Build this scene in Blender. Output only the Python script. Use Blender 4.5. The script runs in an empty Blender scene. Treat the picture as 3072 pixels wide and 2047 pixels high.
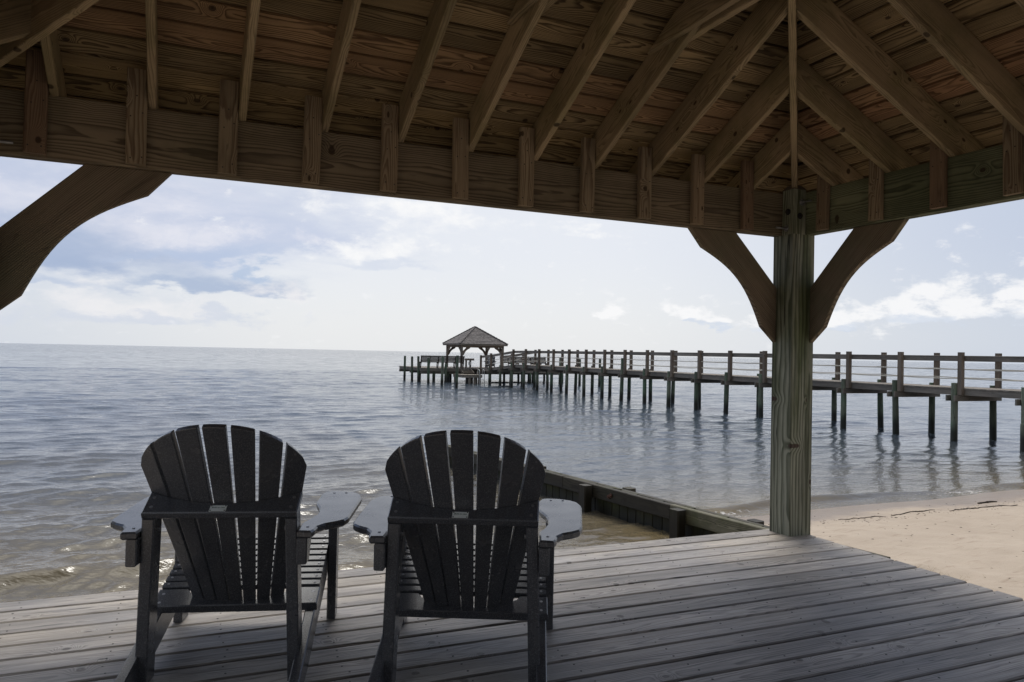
import bpy, math, random
import numpy as np
from mathutils import Vector, Matrix

# ------------------------------------------------------------------ camera, world, sun, exposure
S = bpy.context.scene
COL = S.collection
R = math.radians
F_PX, PITCH, ROLL, YAW, EYE = 2263.8, 0.01635, 0.0205, 0.41455, 1.1425
cy, sy = math.cos(YAW), math.sin(YAW)
fw = Vector((sy*math.cos(PITCH), cy*math.cos(PITCH), math.sin(PITCH)))
r0 = Vector((cy, -sy, 0)); u0 = r0.cross(fw)
rt = math.cos(ROLL)*r0 + math.sin(ROLL)*u0
up = -math.sin(ROLL)*r0 + math.cos(ROLL)*u0
cam = bpy.data.cameras.new('camera')
cam.sensor_width = 36; cam.lens = F_PX*36/3072; cam.clip_start = .05; cam.clip_end = 60000
co = bpy.data.objects.new('camera', cam); COL.objects.link(co)
M = Matrix.Identity(4)
for i in range(3):
    M[i][0], M[i][1], M[i][2] = rt[i], up[i], -fw[i]
M[2][3] = EYE
co.matrix_world = M
S.camera = co

SUN_AZ, SUN_EL = 22.0, 62.0
sun = bpy.data.lights.new('sun', 'SUN'); sun.energy = 1.4; sun.angle = R(16); sun.color = (1, .965, .91)
so = bpy.data.objects.new('sun', sun); COL.objects.link(so)
sd = Vector((math.sin(R(SUN_AZ))*math.cos(R(SUN_EL)), math.cos(R(SUN_AZ))*math.cos(R(SUN_EL)), math.sin(R(SUN_EL))))
so.rotation_euler = sd.to_track_quat('Z', 'Y').to_euler()

S.view_settings.view_transform = 'Standard'; S.view_settings.look = 'None'
S.view_settings.exposure = 0.0; S.view_settings.gamma = 1
S.cycles.use_denoising = True
S.cycles.max_bounces = 7; S.cycles.diffuse_bounces = 4; S.cycles.glossy_bounces = 3
S.cycles.sample_clamp_indirect = 6

W = bpy.data.worlds.new('World'); S.world = W; W.use_nodes = True

class NT:
    """small helper round a node tree"""
    def __init__(s, tree): s.t = tree; s.n = tree.nodes; s.l = tree.links
    def new(s, typ, **kw):
        n = s.n.new(typ)
        for k, v in kw.items(): setattr(n, k, v)
        return n
    def put(s, sock, v):
        if hasattr(v, 'links') or isinstance(v, bpy.types.NodeSocket): s.l.new(v, sock)
        elif v is not None:
            if sock.type == 'RGBA' and len(v) == 3: v = (*v, 1)
            sock.default_value = v
    def m(s, op, a, b=None, c=None, clamp=False):
        n = s.new('ShaderNodeMath', operation=op, use_clamp=clamp)
        s.put(n.inputs[0], a)
        if b is not None: s.put(n.inputs[1], b)
        if c is not None: s.put(n.inputs[2], c)
        return n.outputs[0]
    def v(s, op, a, b=None):
        n = s.new('ShaderNodeVectorMath', operation=op)
        s.put(n.inputs[0], a)
        if b is not None:
            s.put(n.inputs[3 if op == 'SCALE' else 1], b)
        return n.outputs[1] if op in ('LENGTH', 'DISTANCE', 'DOT_PRODUCT') else n.outputs[0]
    def mix(s, f, a, b, mode='MIX'):
        n = s.new('ShaderNodeMix', data_type='RGBA', blend_type=mode)
        s.put(n.inputs[0], f); s.put(n.inputs[6], a); s.put(n.inputs[7], b)
        return n.outputs[2]
    def noise(s, vec, scale=1., detail=3., rough=.55, dim='3D', dist=0.):
        n = s.new('ShaderNodeTexNoise', noise_dimensions=dim)
        s.put(n.inputs['Vector'], vec); n.inputs['Scale'].default_value = scale
        n.inputs['Detail'].default_value = detail; n.inputs['Roughness'].default_value = rough
        n.inputs['Distortion'].default_value = dist
        return n
    def smooth(s, x, lo, hi, a=0., b=1.):
        n = s.new('ShaderNodeMapRange', interpolation_type='SMOOTHSTEP')
        s.put(n.inputs[0], x)
        for k, v in zip((1, 2, 3, 4), (lo, hi, a, b)): s.put(n.inputs[k], v)
        return n.outputs[0]
    def lin(s, x, lo, hi, a=0., b=1.):
        n = s.new('ShaderNodeMapRange'); s.put(n.inputs[0], x)
        for k, v in zip((1, 2, 3, 4), (lo, hi, a, b)): s.put(n.inputs[k], v)
        return n.outputs[0]
    def xyz(s, x, y, z):
        n = s.new('ShaderNodeCombineXYZ')
        for i, q in enumerate((x, y, z)): s.put(n.inputs[i], q)
        return n.outputs[0]
    def sep(s, v):
        n = s.new('ShaderNodeSeparateXYZ'); s.put(n.inputs[0], v); return n.outputs

def srgb(r, g, b):
    f = lambda c: (c/255/12.92) if c <= 10 else ((c/255+.055)/1.055)**2.4
    return (f(r), f(g), f(b))

def build_sky():
    w = NT(W.node_tree); w.n.clear()
    tc = w.new('ShaderNodeTexCoord').outputs['Generated']
    x, y, z = w.sep(tc)
    az = w.m('MULTIPLY', w.m('ARCTAN2', x, y), 57.29578)
    el = w.m('MULTIPLY', w.m('ARCSINE', z), 57.29578)
    sky = w.new('ShaderNodeTexSky', sky_type='NISHITA', sun_disc=False)
    sky.sun_elevation = R(SUN_EL); sky.sun_rotation = R(SUN_AZ)
    sky.air_density = 1.0; sky.dust_density = 2.0; sky.ozone_density = 1.0
    K = 10.0                                    # Background strength is 0.1
    c = lambda *q: tuple(v*K for v in srgb(*q))
    wp1 = w.noise(w.xyz(w.m('MULTIPLY', az, .16), w.m('MULTIPLY', el, .42), 21.), 1., 5., .6).outputs['Color']
    wx, wy, _ = w.sep(w.v('SUBTRACT', wp1, (.5, .5, .5)))
    azw = w.m('ADD', az, w.m('MULTIPLY', wx, 16.)); elw = w.m('ADD', el, w.m('MULTIPLY', wy, 4.2))
    def gauss(a0, e0, sa, se, tilt=0., sl=None, warp=True):
        """soft blob at azimuth a0, elevation e0 (degrees); sl: smaller spread below, for flat bases"""
        a_, e_ = (azw, elw) if warp else (az, el)
        da = w.m('SUBTRACT', a_, a0); de = w.m('SUBTRACT', w.m('SUBTRACT', e_, e0), w.m('MULTIPLY', da, tilt))
        v_ = w.m('DIVIDE', de, se) if sl is None else w.m('MAXIMUM', w.m('DIVIDE', de, se), w.m('DIVIDE', de, -sl))
        q = w.m('ADD', w.m('POWER', w.m('ABSOLUTE', w.m('DIVIDE', da, sa)), 2.), w.m('POWER', w.m('ABSOLUTE', v_), 2.))
        return w.m('EXPONENT', w.m('MULTIPLY', q, -1.))
    # thin bright veil over the clear sky
    far_side = w.smooth(w.m('ABSOLUTE', w.m('SUBTRACT', az, 22.)), 5., 55.)
    far_side = w.smooth(w.m('ABSOLUTE', w.m('SUBTRACT', az, 20.)), 8., 46.)
    veil = w.mix(far_side, c(236, 239, 246), c(196, 206, 226))
    low = w.smooth(el, 0., 9.)
    veil = w.mix(low, w.mix(far_side, c(240, 242, 244), c(208, 217, 231)), veil)
    high = w.smooth(el, 10., 28.)
    veil = w.mix(high, veil, c(138, 160, 203))
    veil = w.mix(w.smooth(el, 36., 60.), veil, c(236, 240, 248))
    behind = w.smooth(w.m('ABSOLUTE', w.m('SUBTRACT', az, 20.)), 80., 140.)
    veil = w.mix(behind, veil, tuple(K*q for q in (.36, .38, .42)))
    base = w.mix(.90, sky.outputs[0], veil)
    glow = gauss(SUN_AZ-2., 62., 44., 17., warp=False)
    base = w.mix(w.m('MULTIPLY', glow, .85), base, tuple(K*q for q in (6.4, 6.2, 5.8)))
    # noise in stretched angle space
    P = w.xyz(w.m('MULTIPLY', az, .10), w.m('MULTIPLY', el, .26), 0.)
    n1 = w.noise(P, 1.0, 7, .60, dist=.35).outputs[0]
    P2 = w.xyz(w.m('MULTIPLY', az, .42), w.m('MULTIPLY', el, .62), 3.7)
    n2 = w.noise(P2, 1.0, 8, .62, dist=.2).outputs[0]
    P3 = w.xyz(w.m('MULTIPLY', az, .06), w.m('MULTIPLY', el, .30), 9.1)
    n3 = w.noise(P3, 1.0, 6, .55, dist=.3).outputs[0]
    cur = base
    def layer(cur, g, n, amp, lo, hi, col, op=1.):
        d = w.m('ADD', g, w.m('MULTIPLY', w.m('SUBTRACT', n, .5), amp))
        return w.mix(w.m('MULTIPLY', w.smooth(d, lo, hi), op), cur, col)
    mx = lambda *a: a[0] if len(a) == 1 else w.m('MAXIMUM', a[0], mx(*a[1:]))
    # broad lavender bank on the left, with paler and darker drifts in it
    cur = layer(cur, gauss(-9., 9.2, 21., 5.0, 0., 4.2), n3, 1.0, .15, .95, c(192, 202, 225), .95)
    cur = layer(cur, gauss(4., 8.0, 11., 2.6), n1, 1.6, .20, 1.05, c(202, 211, 231), .85)
    cur = layer(cur, gauss(-4., 9.0, 15., 3.6), n1, 2.6, .45, 1.35, c(226, 228, 239), .9)
    cur = layer(cur, gauss(0., 8.0, 10., 1.6, .05), n2, 2.6, .45, 1.3, c(231, 232, 241), .75)
    # darker bases
    cur = layer(cur, gauss(-7.5, 5.5, 8., 2.6, -.02, .9), n1, .85, .05, 1.05, c(168, 184, 212), .97)
    cur = layer(cur, gauss(2.0, 6.4, 8., 1.3, .08, .6), n1, 1.8, .30, 1.05, c(184, 199, 225), .85)
    cur = layer(cur, gauss(2.4, 4.1, 6.0, 1.3, .06, .35), n1, .9, .10, .95, c(172, 188, 214), .90)
    cur = layer(cur, gauss(5.4, 5.3, 2.0, 1.0, 0., .5), n2, 1.8, .30, .85, c(180, 198, 224), .8)
    cur = layer(cur, gauss(-9., 3.4, 7., .8, 0., .3), n2, 1.6, .30, 1., c(184, 198, 222), .7)
    # bright cumulus low on the left
    cur = layer(cur, mx(gauss(-3.5, 2.5, 9.5, 1.5), gauss(-5.5, 4.0, 3., .8), gauss(5.5, 4.4, 3.5, .8)), n2, 2.2, .38, 1.35, c(244, 242, 243), .75)
    cur = layer(cur, mx(gauss(-3., 1.9, 9., .6), gauss(3., 2.3, 3., .5)), n2, 2.2, .30, 1.0, c(203, 212, 228), .6)
    # wispy bright streaks above the far pavilion
    cur = layer(cur, mx(gauss(17.5, 10.1, 9., 1.1, -.13), gauss(13., 7.4, 6.5, 1.2, .04), w.m('MULTIPLY', gauss(28.5, 9.4, 5., .5, -.1), .85)), n2, 2.2, .26, 1.25, c(252, 252, 252), .9)
    cur = layer(cur, gauss(12.5, 6.2, 6.5, .7, .02, .4), n1, 1.6, .30, 1., c(212, 220, 235), .7)
    # cumulus on the right
    P4 = w.xyz(w.m('MULTIPLY', az, .55), w.m('MULTIPLY', el, .95), 1.3)
    n4 = w.noise(P4, 1.0, 9, .60, dist=.15).outputs[0]
    body = mx(gauss(53.0, 3.2, 4.6, 2.5, .22, 1.1), gauss(58.6, 3.8, 3.2, 2.2, .1, 1.2), gauss(45.8, 2.7, 3.2, 1.35, .1, .7), gauss(38.9, 2.6, 2.8, 1.05, .05, .5), w.m('MULTIPLY', gauss(31.7, 2.6, 2.2, .95, 0., .45), .85), gauss(66., 4.5, 6., 2.2))
    cur = layer(cur, body, n4, 2.4, .22, .85, c(250, 250, 251), .9)
    cur = layer(cur, mx(gauss(58.5, 2.9, 3., .7), gauss(52., 2.6, 5., .65), gauss(45.5, 2.2, 3.5, .45), gauss(38.7, 2.2, 2.6, .3)), n4, 2.2, .36, 1.0, c(208, 218, 233), .75)
    # below the horizon: a dull reflection of the sky (never seen, hidden by sea and land)
    cur = w.mix(w.smooth(el, -1.5, -.3), c(120, 125, 130), cur)
    bg = w.new('ShaderNodeBackground'); w.put(bg.inputs[0], cur); bg.inputs[1].default_value = .1
    out = w.new('ShaderNodeOutputWorld'); w.l.new(bg.outputs[0], out.inputs[0])
build_sky()

# ------------------------------------------------------------------ mesh helpers
rng = random.Random(7)
UP = Vector((0, 0, 1))
V = lambda *a: Vector(a)

class MB:
    def __init__(s): s.v = []; s.f = []; s.mi = []; s.gp = []; s.rn = []
    def add(s, vs, fs, gp=None, rnd=None, mi=0):
        o = len(s.v); rnd = rng.random() if rnd is None else rnd
        s.v += [Vector(a) for a in vs]; s.f += [tuple(i+o for i in f) for f in fs]
        s.mi += [mi]*len(fs)
        s.gp += list(gp) if gp is not None else [tuple(a) for a in vs]
        s.rn += [rnd]*len(vs)
    def build(s, name, mats, parent=None, smooth=False):
        me = bpy.data.meshes.new(name)
        off = parent.location if (parent is not None and parent.parent is None) else (parent.parent.location if parent is not None else V(0, 0, 0))
        me.from_pydata([tuple(a-Vector(off)) for a in s.v], [], s.f)
        a = me.attributes.new('gp', 'FLOAT_VECTOR', 'POINT'); a.data.foreach_set('vector', np.array(s.gp, dtype=np.float32).ravel())
        a = me.attributes.new('rnd', 'FLOAT', 'POINT'); a.data.foreach_set('value', np.array(s.rn, dtype=np.float32))
        for m in (mats if isinstance(mats, (list, tuple)) else [mats]): me.materials.append(m)
        me.polygons.foreach_set('material_index', np.array(s.mi, dtype=np.int32))
        if smooth: me.polygons.foreach_set('use_smooth', np.ones(len(s.f), dtype=bool))
        me.update()
        o = bpy.data.objects.new(name, me); COL.objects.link(o)
        if parent is not None: o.parent = parent
        return o

def grain_offset(w, t):
    return (rng.uniform(0, 60), rng.uniform(-.35, .35)*w, rng.choice((-1, 1))*(t/2+rng.uniform(.012, .085)))

def timber(mb, p0, p1, w, t, upv=UP, ch=.003, c0=None, c1=None, mi=0, rnd=None, go=None):
    """a board from p0 to p1: w along upv, t across; c0/c1 = (point, normal) end cuts"""
    p0, p1 = Vector(p0), Vector(p1); L = (p1-p0); ln = L.length; L.normalize()
    Wd = (Vector(upv)-Vector(upv).dot(L)*L).normalized(); T = L.cross(Wd)
    a, b, c = w/2, t/2, min(ch, w*.3, t*.3)
    prof = [(-a, -b+c), (-a+c, -b), (a-c, -b), (a, -b+c), (a, b-c), (a-c, b), (-a+c, b), (-a, b-c)] if ch > 0 else [(-a, -b), (a, -b), (a, b), (-a, b)]
    n = len(prof); vs = []; gp = []; go = go or grain_offset(w, t)
    for base, cut, s0 in ((p0, c0, 0.), (p1, c1, ln)):
        for (q, r) in prof:
            P = base+q*Wd+r*T; s_ = 0.
            if cut is not None:
                s_ = -((P-Vector(cut[0])).dot(Vector(cut[1])))/L.dot(Vector(cut[1]))
                P = P+L*s_
            vs.append(P); gp.append((s0+s_+go[0], q+go[1], r+go[2]))
    fs = [(i, (i+1) % n, n+(i+1) % n, n+i) for i in range(n)]
    fs += [tuple(reversed(range(n))), tuple(range(n, 2*n))]
    mb.add(vs, fs, gp, rnd, mi)

def box(mb, x0, x1, y0, y1, z0, z1, ch=.003, mi=0, rnd=None):
    d = (x1-x0, y1-y0, z1-z0); ax = max(range(3), key=lambda i: d[i])
    c = V((x0+x1)/2, (y0+y1)/2, (z0+z1)/2)
    e = Vector((0, 0, 0)); e[ax] = d[ax]/2
    oth = [i for i in range(3) if i != ax]; wi = max(oth, key=lambda i: d[i]); ti = [i for i in oth if i != wi][0]
    u = Vector((0, 0, 0)); u[wi] = 1
    timber(mb, c-e, c+e, d[wi], d[ti], u, ch, mi=mi, rnd=rnd)

def tube(mb, pts, r, n=8, mi=0, rnd=None, cap=True, taper=None):
    pts = [Vector(p) for p in pts]; vs = []; gp = []; k = len(pts); go = grain_offset(r, r); s_ = 0
    ref = None
    for i, p in enumerate(pts):
        d = (pts[min(i+1, k-1)]-pts[max(i-1, 0)]).normalized()
        if ref is None:
            ref = d.orthogonal().normalized()
        A = (ref-ref.dot(d)*d).normalized(); ref = A; B = d.cross(A)
        rr = r if taper is None else taper[i]
        if i: s_ += (p-pts[i-1]).length
        for j in range(n):
            t = 2*math.pi*j/n
            vs.append(p+rr*(math.cos(t)*A+math.sin(t)*B)); gp.append((s_+go[0], rr*math.cos(t)+go[1]*.2, rr*math.sin(t)+go[2]*.1))
    fs = [(i*n+j, i*n+(j+1) % n, (i+1)*n+(j+1) % n, (i+1)*n+j) for i in range(k-1) for j in range(n)]
    if cap: fs += [tuple(reversed(range(n))), tuple(range((k-1)*n, k*n))]
    mb.add(vs, fs, gp, rnd, mi)

def plate(mb, poly, O, A, B, t, ch=.004, mi=0, rnd=None, along=None, fn=None):
    """polygon (a,b) in the plane O+aA+bB, thickness t centred, edges eased; fn(a,b) -> offset along the normal"""
    O, A, B = Vector(O), Vector(A), Vector(B); N = A.cross(B).normalized()
    ar = sum(poly[i][0]*poly[(i+1) % len(poly)][1]-poly[(i+1) % len(poly)][0]*poly[i][1] for i in range(len(poly)))
    if ar < 0: poly = poly[::-1]
    n = len(poly); ins = []
    for i in range(n):
        p, q, r = (Vector((*poly[j % n], 0)) for j in (i-1, i, i+1))
        e1 = (q-p).normalized(); e2 = (r-q).normalized()
        n1 = V(-e1.y, e1.x, 0); n2 = V(-e2.y, e2.x, 0); bis = n1+n2
        if bis.length < 1e-4: bis = n1.copy()
        bis.normalize(); k = ch/max(.35, bis.dot(n1)); ins.append((q.x+bis.x*k, q.y+bis.y*k))
    rows = [(ins, -t/2), (poly, -t/2+ch), (poly, t/2-ch), (ins, t/2)] if ch > 0 else [(poly, -t/2), (poly, t/2)]
    vs = []; gp = []; go = grain_offset(.1, t); al = along or (1, 0)
    for pl, h in rows:
        for a, b in pl:
            hh = h+(fn(a, b) if fn else 0)
            vs.append(O+a*A+b*B+hh*N); gp.append((a*al[0]+b*al[1]+go[0], -a*al[1]+b*al[0]+go[1], h+go[2]))
    fs = [(k*n+i, k*n+(i+1) % n, (k+1)*n+(i+1) % n, (k+1)*n+i) for k in range(len(rows)-1) for i in range(n)]
    fs += [tuple(reversed(range(n))), tuple(range((len(rows)-1)*n, len(rows)*n))]
    mb.add(vs, fs, gp, rnd, mi)

def one(name, mats, parent, fn, *a, smooth=False, **k):
    mb = MB(); fn(mb, *a, **k); return mb.build(name, mats, parent, smooth)

def thing(name, label, cat, loc=(0, 0, 0), rz=0., group=None):
    o = bpy.data.objects.new(name, None); COL.objects.link(o); o.empty_display_size = .1
    o.location = loc; o.rotation_euler = (0, 0, rz); o['label'] = label; o['category'] = cat
    if group: o['group'] = group
    return o
def tag(o, label, cat, group=None, kind=None):
    o['label'] = label; o['category'] = cat
    if group: o['group'] = group
    if kind: o['kind'] = kind
    return o
def copy_tree(o, parent=None):
    c = o.copy(); COL.objects.link(c)
    if parent is not None: c.parent = parent
    for ch in list(o.children): copy_tree(ch, c)
    return c

# ------------------------------------------------------------------ materials
def wood_group():
    g = bpy.data.node_groups.new('WoodGrain', 'ShaderNodeTree')
    for nm, tp, dv in (('Freq', 'NodeSocketFloat', 160.), ('Knots', 'NodeSocketFloat', 1.8)):
        s = g.interface.new_socket(name=nm, in_out='INPUT', socket_type=tp); s.default_value = dv
    for nm in ('Ring', 'Streak', 'Blotch', 'Knot', 'Rnd', 'Crack', 'Grain'):
        g.interface.new_socket(name=nm, in_out='OUTPUT', socket_type='NodeSocketFloat')
    w = NT(g); gi = w.new('NodeGroupInput'); go = w.new('NodeGroupOutput')
    gp = w.new('ShaderNodeAttribute', attribute_name='gp').outputs['Vector']
    rnd = w.new('ShaderNodeAttribute', attribute_name='rnd').outputs['Fac']
    l, a, b = w.sep(gp)
    low = w.noise(w.v('MULTIPLY', gp, (1.1, 6., 6.)), 1., 2., .5).outputs['Color']
    d = w.v('MULTIPLY', w.v('SUBTRACT', low, (.5, .5, .5)), (0., .075, .075))
    fine = w.noise(w.v('MULTIPLY', gp, (7., 40., 40.)), 1., 2., .5).outputs['Color']
    d2 = w.v('MULTIPLY', w.v('SUBTRACT', fine, (.5, .5, .5)), (0., .006, .006))
    p = w.v('ADD', w.v('ADD', gp, d), d2)
    _, pa, pb = w.sep(p)
    vor = w.new('ShaderNodeTexVoronoi', voronoi_dimensions='2D', feature='F1')
    w.put(vor.inputs['Vector'], w.xyz(l, w.m('MULTIPLY', w.m('ARCTAN2', a, b), .11), 0.)); w.put(vor.inputs['Scale'], gi.outputs['Knots'])
    dist = w.m('DIVIDE', vor.outputs['Distance'], gi.outputs['Knots'])
    k = w.m('EXPONENT', w.m('MULTIPLY', w.m('POWER', w.m('DIVIDE', dist, .035), 2.), -1.))
    r = w.m('SQRT', w.m('ADD', w.m('MULTIPLY', pa, pa), w.m('MULTIPLY', pb, pb)))
    r = w.m('ADD', r, w.m('MULTIPLY', k, .035))
    fr = w.m('FRACT', w.m('MULTIPLY', r, w.m('MULTIPLY', gi.outputs['Freq'], w.lin(rnd, 0., 1., .75, 1.45))))
    ring = w.m('MULTIPLY', w.smooth(fr, .25, .85), w.smooth(fr, .90, 1., 1., 0.))
    streak = w.noise(w.v('MULTIPLY', gp, (3., 140., 140.)), 1., 3., .6).outputs[0]
    blotch = w.noise(w.v('MULTIPLY', gp, (.9, 5., 5.)), 1., 4., .6).outputs[0]
    wob = w.m('ADD', dist, w.m('MULTIPLY', w.m('SUBTRACT', blotch, .5), .012))
    knot = w.smooth(wob, .011, .019, 1., 0.)
    cn = w.noise(w.v('MULTIPLY', gp, (1.0, 26., 26.)), 1., 2., .5).outputs[0]
    cm = w.noise(w.v('MULTIPLY', gp, (1.6, 9., 9.)), 1., 3., .5).outputs[0]
    crack = w.m('MULTIPLY', w.smooth(w.m('ABSOLUTE', w.m('SUBTRACT', cn, .5)), .004, .016, 1., 0.), w.smooth(cm, .50, .60))
    grain = w.noise(w.v('MULTIPLY', gp, (1.5, 48., 48.)), 1., 3., .65).outputs[0]
    for nm, v_ in (('Grain', grain), ('Crack', crack), ('Ring', ring), ('Streak', streak), ('Blotch', blotch), ('Knot', knot), ('Rnd', rnd)):
        w.l.new(v_, go.inputs[nm])
    return g
WG = wood_group()

def new_mat(name):
    m = bpy.data.materials.new(name); m.use_nodes = True
    w = NT(m.node_tree); b = w.n['Principled BSDF']; return m, w, b

def wood(name, light, dark, ring=.75, streak=.5, var=.35, rough=.75, freq=160., knots=1.8, knot_col=(.03, .016, .008), moss=None, moss_amt=.5, moss_scale=2.2, wet=None, bump=.25, spec=.3, grey=None, hue=None, crack=.35, vmoss=False, blot=.34, mid=.35):
    m, w, b = new_mat(name)
    g = w.new('ShaderNodeGroup'); g.node_tree = WG
    g.inputs['Freq'].default_value = freq; g.inputs['Knots'].default_value = knots
    o = g.outputs
    f = w.m('MULTIPLY', o['Ring'], ring)
    f = w.m('ADD', f, w.m('MULTIPLY', w.m('SUBTRACT', o['Streak'], .5), streak))
    f = w.m('ADD', f, w.m('MULTIPLY', w.m('SUBTRACT', o['Grain'], .5), mid*2.), clamp=True)
    col = w.mix(f, light, dark)
    if hue is not None:
        col = w.mix(w.smooth(o['Rnd'], .62, .98, 0., .8), col, w.mix(f, hue, tuple(q*.4 for q in hue)))
    if grey is not None:
        pos = w.new('ShaderNodeNewGeometry').outputs['Position']
        gn = w.noise(w.v('MULTIPLY', pos, (1.3, 1.3, 1.3)), 1., 4., .6).outputs[0]
        col = w.mix(w.smooth(gn, .42, .66), col, w.mix(f, grey, tuple(q*.55 for q in grey)))
    if moss is not None:
        pos = w.new('ShaderNodeNewGeometry').outputs['Position']
        if vmoss: pos = w.v('MULTIPLY', w.new('ShaderNodeAttribute', attribute_name='gp').outputs['Vector'], (.9, 6., 6.))
        mn = w.noise(w.v('ADD', pos, (3.3, 1.7, 9.2)), moss_scale, 5., .65).outputs[0]
        col = w.mix(w.m('MULTIPLY', w.smooth(mn, .40, .68), moss_amt), col, w.mix(f, moss, tuple(q*.4 for q in moss)))
    col = w.mix(1., col, w.xyz(*(w.lin(o['Blotch'], .25, .75, 1-blot, 1+blot),)*3), 'MULTIPLY')
    col = w.mix(1., col, w.xyz(*(w.lin(o['Rnd'], 0., 1., 1-var, 1+var),)*3), 'MULTIPLY')
    col = w.mix(w.m('MULTIPLY', o['Knot'], .85), col, knot_col)
    col = w.mix(w.m('MULTIPLY', o['Crack'], crack), col, (.012, .010, .008))
    rgh = rough
    if wet is not None:                                   # tide stain: z0 (soaked) to z1 (dry)
        z = w.sep(w.new('ShaderNodeNewGeometry').outputs['Position'])[2]
        zz = w.m('ADD', z, w.m('MULTIPLY', w.m('SUBTRACT', o['Blotch'], .5), .25))
        fw_ = w.smooth(zz, wet[0], wet[1], 1., 0.)
        col = w.mix(w.m('MULTIPLY', fw_, .9), col, wet[2]); rgh = w.lin(fw_, 0., 1., rough, .35)
    w.put(b.inputs['Base Color'], col); w.put(b.inputs['Roughness'], rgh)
    b.inputs['Specular IOR Level'].default_value = spec
    h = w.m('ADD', w.m('MULTIPLY', o['Ring'], .5), w.m('MULTIPLY', o['Streak'], .8))
    bp = w.new('ShaderNodeBump'); bp.inputs['Strength'].default_value = bump; bp.inputs['Distance'].default_value = .003
    w.put(bp.inputs['Height'], h); w.l.new(bp.outputs[0], b.inputs['Normal'])
    return m

M_ROOF = wood('roof_boards', (.33, .235, .120), (.075, .046, .022), ring=.95, streak=.4, var=.34, hue=(.27, .14, .075), knots=2.0)
M_RAFT = wood('rafter_pine', (.37, .275, .165), (.135, .092, .052), ring=.6, streak=.6, var=.2, moss=(.13, .115, .04), moss_amt=.5, knots=2.6)
M_BEAM = wood('beam_pine', (.245, .19, .125), (.085, .062, .040), ring=.85, streak=.4, var=.1, freq=120., moss=(.10, .09, .045), moss_amt=.4)
M_BEAMG = wood('beam_pine_green', (.205, .21, .125), (.07, .076, .044), ring=.85, streak=.4, var=.1, freq=110., moss=(.10, .115, .06), moss_amt=.6)
M_BLOCK = wood('block_pine', (.33, .255, .165), (.11, .065, .038), ring=.7, streak=.5, var=.3, hue=(.10, .05, .03), freq=150., knots=2.6)
M_POST = wood('post_green', (.31, .31, .235), (.070, .078, .045), ring=.80, streak=.7, var=.05, freq=52., moss=(.075, .090, .035), moss_amt=.95, moss_scale=1.0, vmoss=True, crack=.8, blot=.45, knots=1.7, knot_col=(.05, .02, .015))
M_BRACE = wood('brace_pine', (.21, .16, .11), (.07, .05, .033), ring=.8, streak=.5, var=.1, freq=100., moss=(.13, .13, .075), moss_amt=.5)
M_DECK = wood('deck_grey', (.345, .310, .275), (.080, .069, .059), ring=.55, streak=.9, var=.30, hue=(.335, .29, .235), crack=.8, blot=.5, mid=.75, freq=150., knots=2.2, knot_col=(.07, .055, .045), grey=(.27, .25, .235), rough=.52, bump=.5, spec=.4)
M_PIER = wood('pier_grey', (.25, .215, .18), (.10, .082, .066), ring=.5, streak=.6, var=.22, freq=120., moss=(.20, .20, .17), moss_amt=.5)
M_PIERPOST = wood('pier_post', (.20, .160, .124), (.085, .064, .048), ring=.5, streak=.6, var=.25, freq=120.)
M_PILE = wood('pile_green', (.17, .185, .135), (.065, .078, .055), ring=.5, streak=.6, var=.3, freq=90., moss=(.09, .165, .10), moss_amt=.8, moss_scale=1.6, wet=(-.62, -.30, (.012, .011, .009)))
M_GROIN = wood('groin_wood', (.068, .058, .042), (.016, .013, .009), ring=.7, streak=.6, var=.3, freq=110., moss=(.06, .062, .030), moss_amt=.5, wet=(-.70, -.46, (.020, .017, .012)))
M_SHEET = wood('groin_sheet', (.055, .050, .024), (.016, .015, .008), ring=.6, streak=.7, var=.45, freq=110., moss=(.05, .055, .016), moss_amt=.8, wet=(-.86, -.62, (.012, .011, .007)))
M_BENCH = wood('bench_wood', (.065, .052, .042), (.03, .024, .019), ring=.5, streak=.6, var=.2)
M_JOIST = wood('under_wood', (.16, .13, .10), (.07, .055, .04))

def plain(name, col, rough=.5, metal=0., noise_amt=.2, noise_scale=30., spec=.5, bump=0.):
    m, w, b = new_mat(name)
    tc = w.new('ShaderNodeTexCoord').outputs['Object']
    n = w.noise(tc, noise_scale, 4., .6).outputs[0]
    c_ = w.mix(1., (*col, 1), w.xyz(*(w.lin(n, .2, .8, 1-noise_amt, 1+noise_amt),)*3), 'MULTIPLY')
    w.put(b.inputs['Base Color'], c_); b.inputs['Roughness'].default_value = rough
    b.inputs['Metallic'].default_value = metal; b.inputs['Specular IOR Level'].default_value = spec
    if bump:
        bp = w.new('ShaderNodeBump'); bp.inputs['Strength'].default_value = bump; bp.inputs['Distance'].default_value = .002
        w.put(bp.inputs['Height'], n); w.l.new(bp.outputs[0], b.inputs['Normal'])
    return m
M_NAIL = plain('nail_dark', (.03, .027, .025), .6, .3)
M_RUST = plain('rusty_bolt', (.10, .045, .03), .7, .2, .4)
M_STEEL = plain('galvanised', (.33, .33, .34), .45, .8, .3)
M_ROPE = plain('rope', (.52, .49, .42), .9, 0., .15, 60.)
M_WHITE = plain('ladder_white', (.62, .62, .60), .4, .2, .1)
M_TAG = plain('tag_metal', (.78, .82, .78), .5, 0., .15, 50.)
M_INK = plain('tag_ink', (.02, .10, .05), .6)
M_WEED = plain('seaweed', (.035, .024, .014), .8, 0., .4)
M_STRAW = plain('straw', (.22, .16, .09), .8, 0., .4)
M_FOAMBALL = plain('foam', (.75, .74, .71), .7, 0., .1)

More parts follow.
